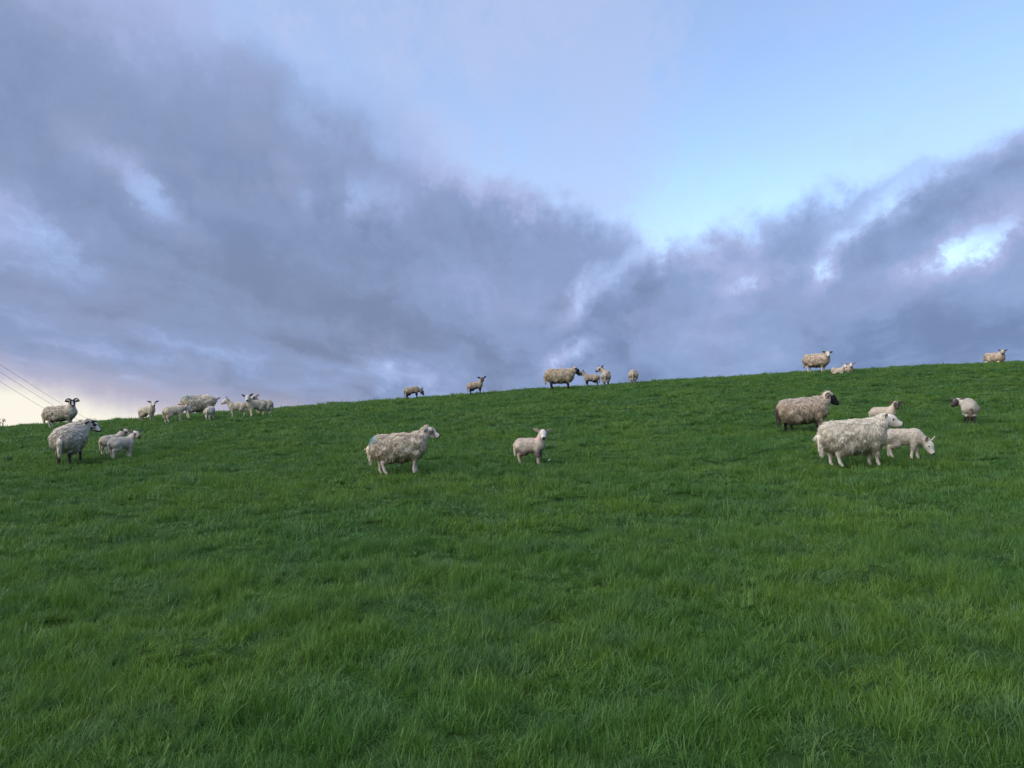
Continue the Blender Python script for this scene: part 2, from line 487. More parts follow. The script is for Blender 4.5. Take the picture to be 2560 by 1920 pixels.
def surface_nets(D, lo, h):
    S = D < 0
    n = np.array(D.shape)
    cnt = np.zeros(n - 1, np.int16); acc = np.zeros((*(n - 1), 3), np.float32)
    def cut(o, ax_):
        sh = [slice(o[i], n[i] - 1 + o[i]) for i in range(3)]
        e = list(o); e[ax_] += 1
        se = [slice(e[i], n[i] - 1 + e[i]) for i in range(3)]
        a, b_ = D[tuple(sh)], D[tuple(se)]
        m = (a < 0) != (b_ < 0)
        t = np.where(m, a / np.where(m, a - b_, 1), 0)
        return m, t
    for ax_ in range(3):
        oth = [i for i in range(3) if i != ax_]
        for u in (0, 1):
            for w in (0, 1):
                o = [0, 0, 0]; o[oth[0]] = u; o[oth[1]] = w
                m, t = cut(o, ax_)
                cnt += m
                for i in range(3): acc[..., i] += np.where(m, (o[i] if i != ax_ else 0) + (t if i == ax_ else 0), 0)
    act = cnt > 0
    vid = np.full(act.shape, -1, np.int64); vid[act] = np.arange(act.sum())
    pos = np.argwhere(act) + acc[act] / cnt[act][:, None]
    V = lo + pos * h
    F = []
    for ax_ in range(3):
        oth = [(ax_ + 1) % 3, (ax_ + 2) % 3]
        sl0 = [slice(None)] * 3; sl1 = [slice(None)] * 3
        sl0[ax_] = slice(0, -1); sl1[ax_] = slice(1, None)
        A, B = S[tuple(sl0)], S[tuple(sl1)]
        for flip, m in ((False, A & ~B), (True, ~A & B)):
            e = np.argwhere(m)
            e = e[(e[:, oth[0]] > 0) & (e[:, oth[1]] > 0) & (e[:, oth[0]] < n[oth[0]] - 1) & (e[:, oth[1]] < n[oth[1]] - 1)]
            if not len(e): continue
            q = []
            for du, dw in ((1, 1), (0, 1), (0, 0), (1, 0)):
                c = e.copy(); c[:, oth[0]] -= du; c[:, oth[1]] -= dw
                q.append(vid[c[:, 0], c[:, 1], c[:, 2]])
            q = np.stack(q, -1)
            F.append(q[:, ::-1] if flip else q)
    return V, np.concatenate(F)

FLOW_A = Waves(301, 3, 0.06, 0.15, 26); FLOW_B = Waves(302, 3, 0.06, 0.15, 26)
def fibres(V, F, n, ln, wd, seed, lift=0.25, back=(-0.25, 0, -1.0), colf=None, mask=None, jit=0.33, clump=0.0):
    """tapered wool locks lying over a surface; returns verts, tris, colours"""
    r = np.random.RandomState(seed)
    A, B_, C_, D_ = V[F[:, 0]], V[F[:, 1]], V[F[:, 2]], V[F[:, 3]]
    N = np.cross(C_ - A, D_ - B_); ar = np.linalg.norm(N, axis=1) + 1e-12; N /= ar[:, None]
    pick = r.choice(len(F), n, p=ar / ar.sum())
    u, w = r.uniform(size=(2, n, 1))
    p = (A[pick] * (1 - u) + B_[pick] * u) * (1 - w) + (D_[pick] * (1 - u) + C_[pick] * u) * w
    nn = N[pick]
    if mask is not None:
        k = mask(p); p, nn = p[k], nn[k]; n = len(p)
    g = np.array(back, float)[None] + r.normal(size=(n, 3)) * jit
    g[:, 0] += clump * FLOW_A(p[:, 0], p[:, 1], p[:, 2] * .5); g[:, 1] += clump * FLOW_B(p[:, 0], p[:, 1], p[:, 2] * .5)     # neighbours hang together in staples
    fl = g - nn * (g * nn).sum(1)[:, None]; fl /= np.linalg.norm(fl, axis=1)[:, None] + 1e-6
    # on the back the locks part to both sides and stand up a little
    up = np.clip(nn[:, 2], 0, 1)[:, None]
    d0 = fl * (1 - lift) + nn * (lift + 0.22 * up); d0 /= np.linalg.norm(d0, axis=1)[:, None]
    d1 = fl * 0.85 + np.array([0, 0, -0.55]) * (1 - 0.6 * up) + nn * 0.12; d1 /= np.linalg.norm(d1, axis=1)[:, None]
    L = (ln * r.uniform(0.55, 1.3, n))[:, None]; Wd = (wd * r.uniform(0.6, 1.3, n))[:, None]
    sd = np.cross(nn, fl); sd /= np.linalg.norm(sd, axis=1)[:, None] + 1e-6
    o = p - nn * Wd * 0.4
    m = o + d0 * L * 0.5; t = m + d1 * L * 0.5 + sd * r.normal(size=(n, 1)) * L * 0.14
    q = np.stack([o - sd * Wd * .5, o + sd * Wd * .5, o + nn * Wd * .55,
                  m - sd * Wd * .42, m + sd * Wd * .42, m + nn * Wd * .40, t], 1)
    k = (np.arange(n) * 7)[:, None, None]
    T = np.array([[0, 2, 5], [0, 5, 3], [2, 1, 4], [2, 4, 5], [1, 0, 3], [1, 3, 4], [3, 5, 6], [5, 4, 6], [4, 3, 6]])[None]
    tri = (k + T).reshape(-1, 3)
    base = colf(p) if colf is not None else np.ones((n, 3))
    c = base * (1 + r.normal(size=(n, 1)) * 0.09)
    return q.reshape(-1, 3), tri, np.repeat(np.clip(c, 0.004, 0.95), 7, 0)

def frame(fwd, up=(0, 0, 1)):
    f = np.array(fwd, float); f /= np.linalg.norm(f)
    l = np.cross(up, f); l /= np.linalg.norm(l)
    return np.stack([f, l, np.cross(f, l)], 1)      # columns: forward, left, up

def dirv_of(yaw, pitch):
    y, p = R(yaw), R(pitch)
    return np.array([math.cos(p) * math.cos(y), math.cos(p) * math.sin(y), math.sin(p)])

# wool and skin materials: colour from the mesh, fine mottling from noise
def coat_mat(name, rough, spec, mott, scale, bump):
    m = bpy.data.materials.new(name); m.use_nodes = True
    nb = NB(m.node_tree); p = m.node_tree.nodes['Principled BSDF']
    at = nb.new('ShaderNodeAttribute', attribute_name='Col')
    tcn = nb.new('ShaderNodeTexCoord')
    n = nb.noise(tcn.outputs['Object'], scale, 4.0, 0.65)
    f = nb.step(n, 0.30, 0.70, 1.0 - mott, 1.0 + mott * 0.4)
    mm = nb.new('ShaderNodeVectorMath', operation='SCALE')
    m.node_tree.links.new(at.outputs['Color'], mm.inputs[0]); m.node_tree.links.new(f, mm.inputs['Scale'])
    m.node_tree.links.new(mm.outputs[0], p.inputs['Base Color'])
    p.inputs['Roughness'].default_value = rough; p.inputs['Specular IOR Level'].default_value = spec
    bp = nb.new('ShaderNodeBump'); bp.inputs['Strength'].default_value = bump; bp.inputs['Distance'].default_value = 0.01
    m.node_tree.links.new(n, bp.inputs['Height']); m.node_tree.links.new(bp.outputs[0], p.inputs['Normal'])
    return m
m_wool = coat_mat('wool', 0.95, 0.05, 0.16, 26.0, 0.5)
m_skin = coat_mat('short_hair', 0.8, 0.2, 0.12, 40.0, 0.2)
m_eye = simple_mat('eye_dark', (0.012, 0.010, 0.009), 0.15, 0.5)
m_horn = coat_mat('horn', 0.55, 0.3, 0.25, 30.0, 0.4)

CREAM = (0.72, 0.66, 0.55); WHITE = (0.80, 0.77, 0.70); TAN = (0.50, 0.42, 0.34); GREY = (0.60, 0.54, 0.45)
BLACK = (0.012, 0.012, 0.016); BROWN = (0.060, 0.045, 0.040); PINKT = (0.62, 0.42, 0.36)
SPOT = Waves(77, 3, 0.05, 0.11, 20)
LUMP = Waves(78, 3, 0.07, 0.22, 30)

def face_colour(kind, q, base):
    """q: points in head space divided by head scale (forward, left, up)"""
    f, l, u = q[:, 0], np.abs(q[:, 1]), q[:, 2]
    c = np.tile(np.array(base, float), (len(q), 1))
    def put(mask, col):
        w = np.clip(mask, 0, 1)[:, None]; c[:] = c * (1 - w) + np.array(col) * w
    sm = lambda v, a, b_: np.clip((v - a) / (b_ - a), 0, 1)
    white = (0.62, 0.57, 0.50)
    if kind == 'white':
        put(sm(f, 0.00, 0.03), white)
    elif kind == 'eyepatch':
        put(sm(f, 0.00, 0.03), white)
        d = np.hypot((f - 0.075) / 0.055, (u + 0.005) / 0.05)
        put(sm(d, 1.1, 0.7) * sm(l, 0.02, 0.035), (0.17, 0.14, 0.12))
        put(sm(np.abs(f - 0.135 + 0.5 * (u + 0.05)), 0.022, 0.012) * sm(l, 0.015, 0.03), (0.20, 0.17, 0.16))
    elif kind == 'black':
        put(sm(f, -0.02, 0.0), BLACK)
    elif kind == 'badger':
        put(sm(f, -0.01, 0.02), BLACK)
        put(sm(l, 0.030, 0.018) * sm(f, 0.09, 0.12) * sm(u, -0.03, -0.01), (0.55, 0.53, 0.52))
        put(sm(f, 0.19, 0.21), (0.30, 0.29, 0.29))
    elif kind == 'mottled':
        put(sm(f, -0.01, 0.02), (0.70, 0.67, 0.63))
        put(sm(SPOT(q[:, 0], q[:, 1], q[:, 2]), -0.1, 0.15) * sm(f, -0.01, 0.02), BLACK)
    elif kind == 'brown':
        put(sm(f, 0.01, 0.04), BROWN)
        put(sm(l, 0.022, 0.012) * sm(f, 0.05, 0.07) * sm(f, 0.14, 0.11), (0.20, 0.16, 0.14))
    elif kind == 'smudge':
        put(sm(f, 0.01, 0.04), (0.50, 0.43, 0.37))
        d = np.hypot((f - 0.085) / 0.05, (u - 0.0) / 0.05)
        put(sm(d, 1.15, 0.6) * sm(l, 0.02, 0.035), (0.10, 0.08, 0.07))
        put(sm(f, 0.15, 0.18), (0.12, 0.10, 0.10))
    if kind in ('white', 'eyepatch', 'mottled', 'smudge', 'badger'):
        put(sm(f, 0.205, 0.222), (0.035, 0.03, 0.032))                                  # nose pad
        put(sm(np.abs(u + 0.078 - 0.10 * (f - 0.2)), 0.008, 0.003) * sm(f, 0.15, 0.17), (0.06, 0.04, 0.04))   # mouth
    if kind == 'black':
        put(sm(f, 0.212, 0.222) * sm(u, -0.09, -0.07), (0.30, 0.28, 0.27))
    return c

def build_animal(x, y, yaw, S=1.0, lamb=False, neck=(0, 42), neck_len=None, head=(0, -18), face='white', wool=CREAM, legc=None,
                 horns=None, feet=(0, 0, 0, 0), lying=False, earc=None, ear_up=10, marks=(), shag=1.0, tail_c=None, label='', tail_len=1.0, res=1.0, slim=1.0,
                 dirt=0.0, hind_dark=None, belly_c=None, sink=0.0, seed=1):
    """one animal; local +X is forward, +Z up, feet at z = 0"""
    global N_AN
    root = bpy.data.objects.new('lamb' if lamb else 'sheep', None)
    COL.objects.link(root)
    root.empty_display_size = 0.2
    tag(root, label, 'lamb' if lamb else 'sheep', 'lambs on the hillside' if lamb else 'grown sheep on the hillside')
    wool = tuple(np.array(wool) * (np.array([.84, .80, .735]) if lamb else np.array([1.11, 1.06, 1.0])))
    legc = wool if legc is None else legc
    earc = wool if earc is None else earc
    body, fle, tail = Shape(), Shape(), Shape()
    dz = 0.0
    A3 = np.array
    if not lamb:
        k = 1.0; hs = 1.22
        if lying: dz = -0.24
        rump, midp, chest = A3([-.38, 0, .56 + dz]), A3([0, 0, .54 + dz]), A3([.27, 0, .56 + dz])
        body.chain([rump, midp, chest], [.19, .22, .19], 0.08)
        sl = slim
        fle.chain([rump, midp, chest], [.255 * sl, .272 * sl, .252 * sl], 0.10)
        fle.ell(rump + A3([-.06, 0, .0]), (.21 * sl, .235 * sl, .235 * sl), k=0.06)
        n0 = A3([.30, 0, .63 + dz]); nl = neck_len or 0.33; nr = (.205 * sl, .112)
        hipx, shx, ly = -.36, .27, .115
        fr = [(.0, .42, .060), (.015, .23, .034), (.01, .08, .025), (.03, .02, .031)]
        hr = [(.02, .50, .13), (.12, .38, .090), (-.055, .25, .040), (-.035, .08, .026), (.0, .02, .031)]
        tl = ((-.60, .68), (-.665, .53), (-.645, .27), (.050, .056, .032))
    else:
        k = 1.0; hs = 0.90
        if lying: dz = -0.215
        rump, midp, chest = A3([-.20, 0, .370 + dz]), A3([0, 0, .362 + dz]), A3([.155, 0, .368 + dz])
        body.chain([rump, midp, chest], [.105, .112, .105], 0.05)
        sl = slim
        fle.chain([rump, midp, chest], [.126 * sl, .130 * sl, .124 * sl], 0.05)
        n0 = A3([.165, 0, .405 + dz]); nl = neck_len or 0.205; nr = (.105 * sl, .070)
        hipx, shx, ly = -.19, .15, .062
        fr = [(.0, .29, .050), (.008, .165, .029), (.005, .055, .0185), (.018, .015, .023)]
        hr = [(.0, .33, .088), (.065, .24, .064), (-.045, .17, .029), (-.03, .055, .019), (-.01, .015, .023)]
        tl = ((-.345, .43), (-.333, .35), (-.322, .42 - .26 * tail_len), (.026, .030, .022))
    # legs
    hd = hind_dark
    for si in (1, -1):
        if lying:
            yy = si * ly * 1.5
            q = 1.0 if not lamb else 0.56
            body.chain([(shx, si * ly, .40 + dz if not lamb else .28 + dz), (shx + .10 * q, yy, .07 * q), (shx - .08 * q, yy, .045 * q)], [.06 * q, .04 * q, .03 * q], 0.03, legc)
            body.chain([(hipx, si * ly, .46 + dz if not lamb else .33 + dz), (hipx + .2 * q, yy * 1.3, .13 * q), (hipx - .02 * q, yy * 1.4, .05 * q), (hipx + .18 * q, yy * 1.4, .04 * q)], [.13 * q, .09 * q, .045 * q, .03 * q], 0.03, legc)
            fle.cone((hipx, si * ly, .40 * q), (hipx + .2 * q, yy * 1.25, .17 * q), .17 * q, .12 * q, 0.06)
            continue
        for hind in (False, True):
            off = feet[(2 if hind else 0) + (0 if si == 1 else 1)]
            prof = hr if hind else fr
            x0 = hipx if hind else shx
            z0 = prof[0][1]
            ps = [(x0 + px + off * (1 - pz / z0), si * (ly + (0.012 if hind and i < 2 else 0)), pz) for i, (px, pz, pr_) in enumerate(prof)]
            rr = [pr_ for _, _, pr_ in prof]
            cs = legc
            for i in range(len(ps) - 1):
                body.cone(ps[i], ps[i+1], rr[i], rr[i+1], 0.022, cs if i >= 1 else None)
            if not lamb:
                if hind:
                    fle.cone(ps[0], ps[1], .165, .125, 0.07); fle.cone(ps[1], (ps[2][0] + .03, ps[2][1], ps[2][2] + .05), .115, .050, 0.05)
                else:
                    fle.cone(ps[0], (ps[1][0], ps[1][1], ps[1][2] + .05), .13, .050, 0.06)
            else:
                if hind:
                    fle.cone(ps[0], ps[1], .098, .072, 0.04); fle.cone(ps[1], (ps[2][0] + .012, ps[2][1], ps[2][2] + .02), .066, .040, 0.03)
                else:
                    fle.cone(ps[0], (ps[1][0], ps[1][1], ps[1][2] + .0), .064, .036, 0.03)
    # neck and head
    nd = dirv_of(*neck)
    n1 = n0 + nd * nl
    body.cone(n0, n1, nr[0] * 0.8, nr[1] * 0.78, 0.05)
    fle.cone(n0, n1 - nd * 0.02, nr[0], nr[1], 0.10 if not lamb else 0.05)
    hf = dirv_of(*head); H = frame(hf)
    ho = n1 + nd * 0.015 + hf * 0.005 * hs
    hp = lambda f, l, u: ho + H @ (np.array([f, l, u]) * hs)
    body.ell(hp(.045, 0, .004), (.100 * hs, .074 * hs, .082 * hs), H, 0.03)
    body.cone(hp(.06, 0, -.012), hp(.185, 0, -.040), .064 * hs, .042 * hs, 0.025)
    body.cone(hp(.03, 0, -.055), hp(.175, 0, -.068), .048 * hs, .030 * hs, 0.02)
    body.ell(hp(.205, 0, -.046), (.026 * hs, .033 * hs, .030 * hs), H, 0.015)
    for si in (1, -1):
        body.ell(hp(.07, si * .052, .022), (.03 * hs, .02 * hs, .022 * hs), H, 0.015)      # brow
    # wool cap behind the face
    fle.ell(hp(-.035, 0, .000), (.060 * hs, .074 * hs, .082 * hs), H, 0.04)
    h = (0.0155 if not lamb else 0.0105) * res
    V, F = body.mesh(h)
    c = body.colour(V, wool)
    hq = ((V - ho) @ H) / hs
    inhead = (hq[:, 0] > -0.03) & (np.linalg.norm(hq - A3([.08, 0, -.03]), axis=1) < 0.19)
    if inhead.any(): c[inhead] = face_colour(face, hq[inhead], wool)
    sw = lambda v, a, b_: np.clip((v - a) / (b_ - a), 0, 1)
    if hd is not None:
        w = sw(V[:, 2], .36 if lamb else .5, .26 if lamb else .38)[:, None] * (~inhead)[:, None]
        c = c * (1 - w) + A3(hd) * w
    mesh_obj('body', V, F, m_skin, root, c)
    # fleece
    amp = 0.004 if not lamb else 0.003
    ph = seed * 1.37
    FV, FF = fle.mesh(h * 1.05, lambda X, Y, Z: amp * LUMP(X + ph, Y, Z * 0.6))
    BIG = Waves(900 + seed, 3, 0.25, 0.7, 14)
    def wool_col(p):
        cc = np.tile(A3(wool, float), (len(p), 1))
        v = BIG(p[:, 0], p[:, 1], p[:, 2])[:, None]
        cc *= 1 + 0.05 * v
        dd = np.clip(0.5 + 0.5 * v, 0, 1) * dirt
        cc = cc * (1 - dd) + A3([0.36, 0.28, 0.20]) * dd
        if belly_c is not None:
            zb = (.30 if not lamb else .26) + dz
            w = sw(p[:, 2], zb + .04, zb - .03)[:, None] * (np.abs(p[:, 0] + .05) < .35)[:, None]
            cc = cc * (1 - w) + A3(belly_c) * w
        for (mc, mr, mcol, ms_) in marks:
            d = np.linalg.norm((p - A3(mc)) / A3(mr), axis=1)
            d = d + 0.22 * LUMP(p[:, 0] * 1.3 + ph, p[:, 1], p[:, 2])
            w = (sw(d, 1.15, 0.45) * ms_)[:, None]
            cc = cc * (1 - w) + A3(mcol) * w
        return cc
    if not lamb:
        n, ln, wd = int(10500 * (1 if res <= 1 else 0.4)), 0.115 * shag, 0.0115 * (1 if res <= 1 else 1.6)
    else:
        n, ln, wd = int(3000 * (1 if res <= 1 else 0.5)), 0.026, 0.013 * (1 if res <= 1 else 1.25)
    def off_face(p):
        hq_ = ((p - ho) @ H) / hs
        return ~((hq_[:, 0] > -.035) & (np.abs(hq_[:, 1]) < .16) & (np.abs(hq_[:, 2]) < .16))
    LV, LT, LC = fibres(FV, FF, n, ln, wd, seed * 7 + 3, 0.06 if not lamb else 0.28, colf=wool_col, mask=off_face, jit=(0.14 + 0.12 * (shag > 1.1)) if not lamb else 0.6, clump=0.38 if not lamb else 0.0)
    tri = np.concatenate([FF[:, [0, 1, 2]], FF[:, [0, 2, 3]], LT + len(FV)])
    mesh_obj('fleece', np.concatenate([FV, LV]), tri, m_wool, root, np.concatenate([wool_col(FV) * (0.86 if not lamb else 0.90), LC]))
    # tail
    if not lying:
        tc_ = wool if tail_c is None else tail_c
        (x0, z0), (x1, z1), (x2, z2), tr_ = tl
        tail.chain([(x0 + .05, 0, z0), (x1, 0.0, z1), (x2, .01, z2)], tr_, 0.02)
        TV, TF = tail.mesh(h * 0.9)
        tcf = lambda p: np.tile(A3(tc_, float), (len(p), 1))
        QV, QT, QC = fibres(TV, TF, 260 if not lamb else 160, ln * 0.9, wd, seed + 5, 0.15, (0, 0, -1), tcf)
        mesh_obj('tail', np.concatenate([TV, QV]), np.concatenate([TF[:, [0, 1, 2]], TF[:, [0, 2, 3]], QT + len(TV)]), m_wool, root, np.concatenate([tcf(TV), QC]))
    # ears: cupped leaves
    for si in (1, -1):
        el_ = (.140 if not lamb else .160) * hs
        bs = hp(.000, si * .066, .038)
        e = H @ A3([-.30, si * math.cos(R(ear_up)), math.sin(R(ear_up))]); e /= np.linalg.norm(e)
        fn = H @ A3([1.0, 0, -.25]); fn -= e * (fn @ e); fn /= np.linalg.norm(fn)
        wv = np.cross(e, fn)
        ev, ef, ec = [], [], []
        prof = ((0, .016), (.18, .030), (.42, .038), (.68, .032), (.88, .018), (1.0, .004))
        for t, w in prof:
            for j in (-1, -.5, 0, .5, 1):
                ev.append(bs + e * el_ * t + wv * w * hs * j - fn * (.018 * hs * (1 - abs(j))) * (1 - t * .6))
                ec.append(earc if abs(j) > .6 else tuple(A3(earc) * .6 + A3([.30, .20, .19]) * .25 if sum(earc) > .6 else earc))
        nr_ = len(prof)
        for i in range(nr_ - 1):
            for j in range(4):
                a_ = i * 5 + j
                ef.append((a_, a_ + 1, a_ + 6, a_ + 5))
        back = len(ev)
        ev += [p - fn * .006 * hs for p in ev[:back]]; ec += [earc] * back
        ef += [tuple(q + back for q in reversed(f_)) for f_ in ef[:]]
        rim = [0, 1, 2, 3, 4] + [5 * i + 4 for i in range(1, nr_)] + [5 * (nr_ - 1) + j for j in (3, 2, 1, 0)] + [5 * i for i in range(nr_ - 2, 0, -1)]
        for a_, b2 in zip(rim, rim[1:] + rim[:1]): ef.append((b2, a_, a_ + back, b2 + back))
        mesh_obj('ear', ev, ef, m_skin, root, np.array(ec))
        # eye
        bm = bmesh.new(); bmesh.ops.create_uvsphere(bm, u_segments=10, v_segments=6, radius=.0165 * hs)
        me = bpy.data.meshes.new('eye'); bm.to_mesh(me); bm.free(); me.materials.append(m_eye)
        eo = bpy.data.objects.new('eye', me); COL.objects.link(eo); eo.parent = root
        eo.location = hp(.082, si * .064, .012)
        # horn
        if horns:
            cps = [hp(a_, si * b2, c_) for a_, b2, c_ in horns]
            hv, hf_ = [], []
            m_ = 26
            for i in range(m_ + 1):
                t = i / m_ * (len(cps) - 1); j = min(int(t), len(cps) - 2); u = t - j
                p0, p1, p2, p3 = cps[max(j-1, 0)], cps[j], cps[j+1], cps[min(j+2, len(cps)-1)]
                cr = lambda u: 0.5 * ((2*p1) + (p2-p0)*u + (2*p0-5*p1+4*p2-p3)*u*u + (3*p1-p0-3*p2+p3)*u**3)
                c0 = cr(u); tg = cr(min(u + .05, 1.0)) - cr(max(u - .05, 0)); fm = frame(tg + 1e-5)
                rr = hs * (.030 * (1 - i / m_) ** .7 + .003) * (1 + .07 * (i % 2))
                for j2 in range(8):
                    an = j2 * math.pi / 4
                    hv.append(c0 + fm[:, 1] * rr * math.cos(an) + fm[:, 2] * rr * math.sin(an))
            for i in range(m_):
                for j2 in range(8):
                    hf_.append((i*8+j2, i*8+(j2+1) % 8, (i+1)*8+(j2+1) % 8, (i+1)*8+j2))
            hf_.append(tuple(range(7, -1, -1))); hf_.append(tuple(m_*8 + j2 for j2 in range(8)))
            mesh_obj('horn', hv, hf_, m_horn, root, np.tile(A3([.62, .55, .43] if face == 'black' else [.16, .14, .13]), (len(hv), 1)))
    # stand it on the ground, leaning with the slope
    yr = R(yaw)
    d = 0.35 * S
    zf = float(ground(x + d * math.cos(yr), y + d * math.sin(yr))); zb = float(ground(x - d * math.cos(yr), y - d * math.sin(yr)))
    pit = math.atan2(zf - zb, 2 * d)
    root.location = (x, y, (zf + zb) / 2 + 0.02 - sink)
    root.rotation_euler = Euler((0, -pit, yr), 'XYZ')
    root.scale = (S, S, S)
    return root

# ------------------------------------------------------------------ the flock
DK = (0.030, 0.026, 0.026)
RUMP_BLUE = (((-.57, -.06, .745), (.15, .24, .12), (.16, .42, .56), 0.85),)
RUMP_TEAL = (((-.42, 0, .78), (.30, .34, .16), (.24, .44, .42), 0.6),)
NECK_PINK = (((.155, -.03, .495), (.085, .11, .055), (.62, .27, .38), 0.75),)
HORN_WIDE = ((.015, .030, .070), (-.005, .075, .105), (-.01, .130, .110), (.0, .180, .070), (.005, .205, .020))
HORN_CURL = ((.025, .035, .070), (-.045, .075, .095), (-.100, .105, .045), (-.090, .125, -.035), (-.030, .135, -.070), (.030, .130, -.050))

# --- sheep by the left edge
build_animal(-14.68, 25.14, 5, 0.86, neck=(-35, 60), head=(-62, -22), face='badger', wool=CREAM, legc=(.55, .50, .44), horns=HORN_WIDE, earc=BLACK, ear_up=-8,
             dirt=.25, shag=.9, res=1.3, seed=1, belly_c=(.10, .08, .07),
             label='horned black and white faced sheep on the skyline beside the power cables')
build_animal(-8.89, 15.55, 103, 0.92, neck=(-62, 32), head=(-86, -22), face='mottled', wool=(.74, .70, .62), legc=(.07, .06, .06), earc=BLACK, ear_up=-10,
             feet=(0, 0, .06, -.04), dirt=.15, shag=.75, seed=2, hind_dark=(.05, .045, .045), slim=1.0, tail_len=1,
             label='sheep with black and white mottled face seen from behind, looking right')
build_animal(-8.65, 16.73, 62, 0.84, True, neck=(-20, 45), head=(-60, -15), face='smudge', wool=(.76, .70, .62), earc=(.35, .28, .25), ear_up=20, seed=3,
             feet=(0, .02, -.03, .03), label='lamb standing half hidden behind the other lamb next to the mottled sheep')
build_animal(-8.13, 16.11, 57, 0.87, True, neck=(-15, 48), head=(-88, -12), face='smudge', wool=(.80, .75, .68), earc=(.42, .36, .33), ear_up=24, seed=4,
             feet=(.02, 0, 0, -.03), label='front one of two lambs next to the mottled sheep, face turned to camera')
# --- group on the left skyline
build_animal(-12.31, 26.01, -10, 0.97, True, neck=(-20, 62), head=(-45, -15), face='white', wool=CREAM, earc=(.30, .25, .24), ear_up=18, seed=5, res=1.3,
             legc=(.34, .29, .26), label='lamb alone on the skyline right of the horned sheep, facing the camera')
build_animal(-10.87, 24.84, 32, 1.02, True, neck=(0, 8), head=(8, -30), face='white', wool=CREAM, earc=(.25, .2, .2), ear_up=30, seed=6, res=1.3, feet=(.05, -.03, -.06, .02),
             marks=(((.27, 0, .44), (.12, .12, .10), (.70, .42, .42), .6),), label='lamb with pinkish neck nosing under the teal marked sheep')
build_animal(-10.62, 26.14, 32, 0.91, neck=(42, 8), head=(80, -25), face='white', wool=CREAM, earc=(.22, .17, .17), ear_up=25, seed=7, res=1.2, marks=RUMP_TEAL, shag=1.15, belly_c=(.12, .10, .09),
             label='woolly sheep with teal mark on its rump on the skyline, head turned away')
build_animal(-9.81, 25.03, 92, 0.89, True, neck=(8, -38), head=(8, -50), face='white', wool=(.74, .71, .66), ear_up=10, seed=8, res=1.3, feet=(0, .02, .03, -.03),
             label='lamb grazing with its rear to the camera in front of the teal marked sheep')
build_animal(-9.35, 26.22, 198, 1.00, True, neck=(0, 48), head=(0, -12), face='white', wool=CREAM, earc=(.22, .18, .19), ear_up=55, seed=9, res=1.3,
             label='lamb in profile on the left skyline looking left towards the teal marked sheep')
build_animal(-8.45, 25.46, 223, 1.07, True, neck=(30, 62), head=(58, -15), face='white', wool=CREAM, earc=(.13, .10, .11), ear_up=32, seed=10, res=1.3, feet=(.03, -.02, .02, -.02),
             label='rightmost lamb of the left skyline group, front legs together, facing the camera')
build_animal(-8.52, 26.35, 218, 1.05, True, neck=(18, 58), head=(30, -10), face='smudge', wool=CREAM, earc=(.55, .33, .32), ear_up=20, seed=11, res=1.3,
             label='lamb almost hidden behind the rightmost lamb of the left skyline group')
# --- middle of the field
build_animal(-1.87, 13.15, 9, 0.81, neck=(-2, 42), head=(-9, -14), face='eyepatch', wool=(.74, .68, .58), legc=(.60, .52, .46), earc=(.34, .28, .24), ear_up=-25, seed=12, marks=RUMP_BLUE,
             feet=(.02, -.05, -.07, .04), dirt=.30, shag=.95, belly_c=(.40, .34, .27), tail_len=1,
             label='white sheep with blue rump mark standing in profile facing right')
build_animal(0.33, 13.81, -21, 0.93, True, neck=(-28, 62), head=(-66, -16), face='white', wool=(.72, .66, .59), legc=(.46, .34, .27), earc=(.55, .46, .41), ear_up=16, seed=13, marks=NECK_PINK,
             feet=(.0, .02, -.02, .02), belly_c=(.25, .19, .17), label='lamb alone in the middle of the field with a pink tinge on its withers')
# --- crest, middle
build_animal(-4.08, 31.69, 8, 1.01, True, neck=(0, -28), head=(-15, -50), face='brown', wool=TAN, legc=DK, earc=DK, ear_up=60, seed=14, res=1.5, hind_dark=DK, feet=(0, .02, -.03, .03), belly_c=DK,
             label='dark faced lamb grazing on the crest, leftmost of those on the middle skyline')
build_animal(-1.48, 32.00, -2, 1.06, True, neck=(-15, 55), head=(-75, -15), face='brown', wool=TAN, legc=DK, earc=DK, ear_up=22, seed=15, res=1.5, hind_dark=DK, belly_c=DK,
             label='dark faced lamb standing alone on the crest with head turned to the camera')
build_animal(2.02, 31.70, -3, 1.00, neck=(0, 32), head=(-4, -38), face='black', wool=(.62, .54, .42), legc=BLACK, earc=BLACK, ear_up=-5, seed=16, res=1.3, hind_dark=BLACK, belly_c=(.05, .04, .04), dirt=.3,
             feet=(0, .05, -.02, .04), label='black faced sheep on the crest touching noses with a lamb')
build_animal(3.39, 32.76, 174, 1.07, True, neck=(-5, 48), head=(-5, -5), face='brown', wool=(.58, .50, .42), earc=DK, ear_up=40, seed=17, res=1.4, feet=(.06, -.02, .02, -.03), legc=(.36, .30, .26), belly_c=DK,
             marks=(((.0, .13, .40), (.09, .09, .07), (.66, .42, .36), .6),), label='lamb on the crest nuzzling the face of the black faced sheep')
build_animal(4.02, 32.7, 78, 1.27, True, neck=(75, 38), neck_len=.25, head=(125, -12), face='smudge', wool=(.60, .53, .45), earc=(.10, .08, .08), ear_up=38, seed=18, res=1.4, legc=(.48, .42, .36), hind_dark=(.25, .2, .18),
             label='lamb on the crest seen from behind with its head turned back to the left')
build_animal(5.16, 32.58, 79, 1.26, True, neck=(0, -35), head=(0, -50), face='white', wool=(.58, .51, .44), seed=19, res=1.4, legc=(.50, .44, .38), hind_dark=(.30, .24, .21),
             label='lamb grazing on the crest with its rear to the camera, right of the nuzzling pair')
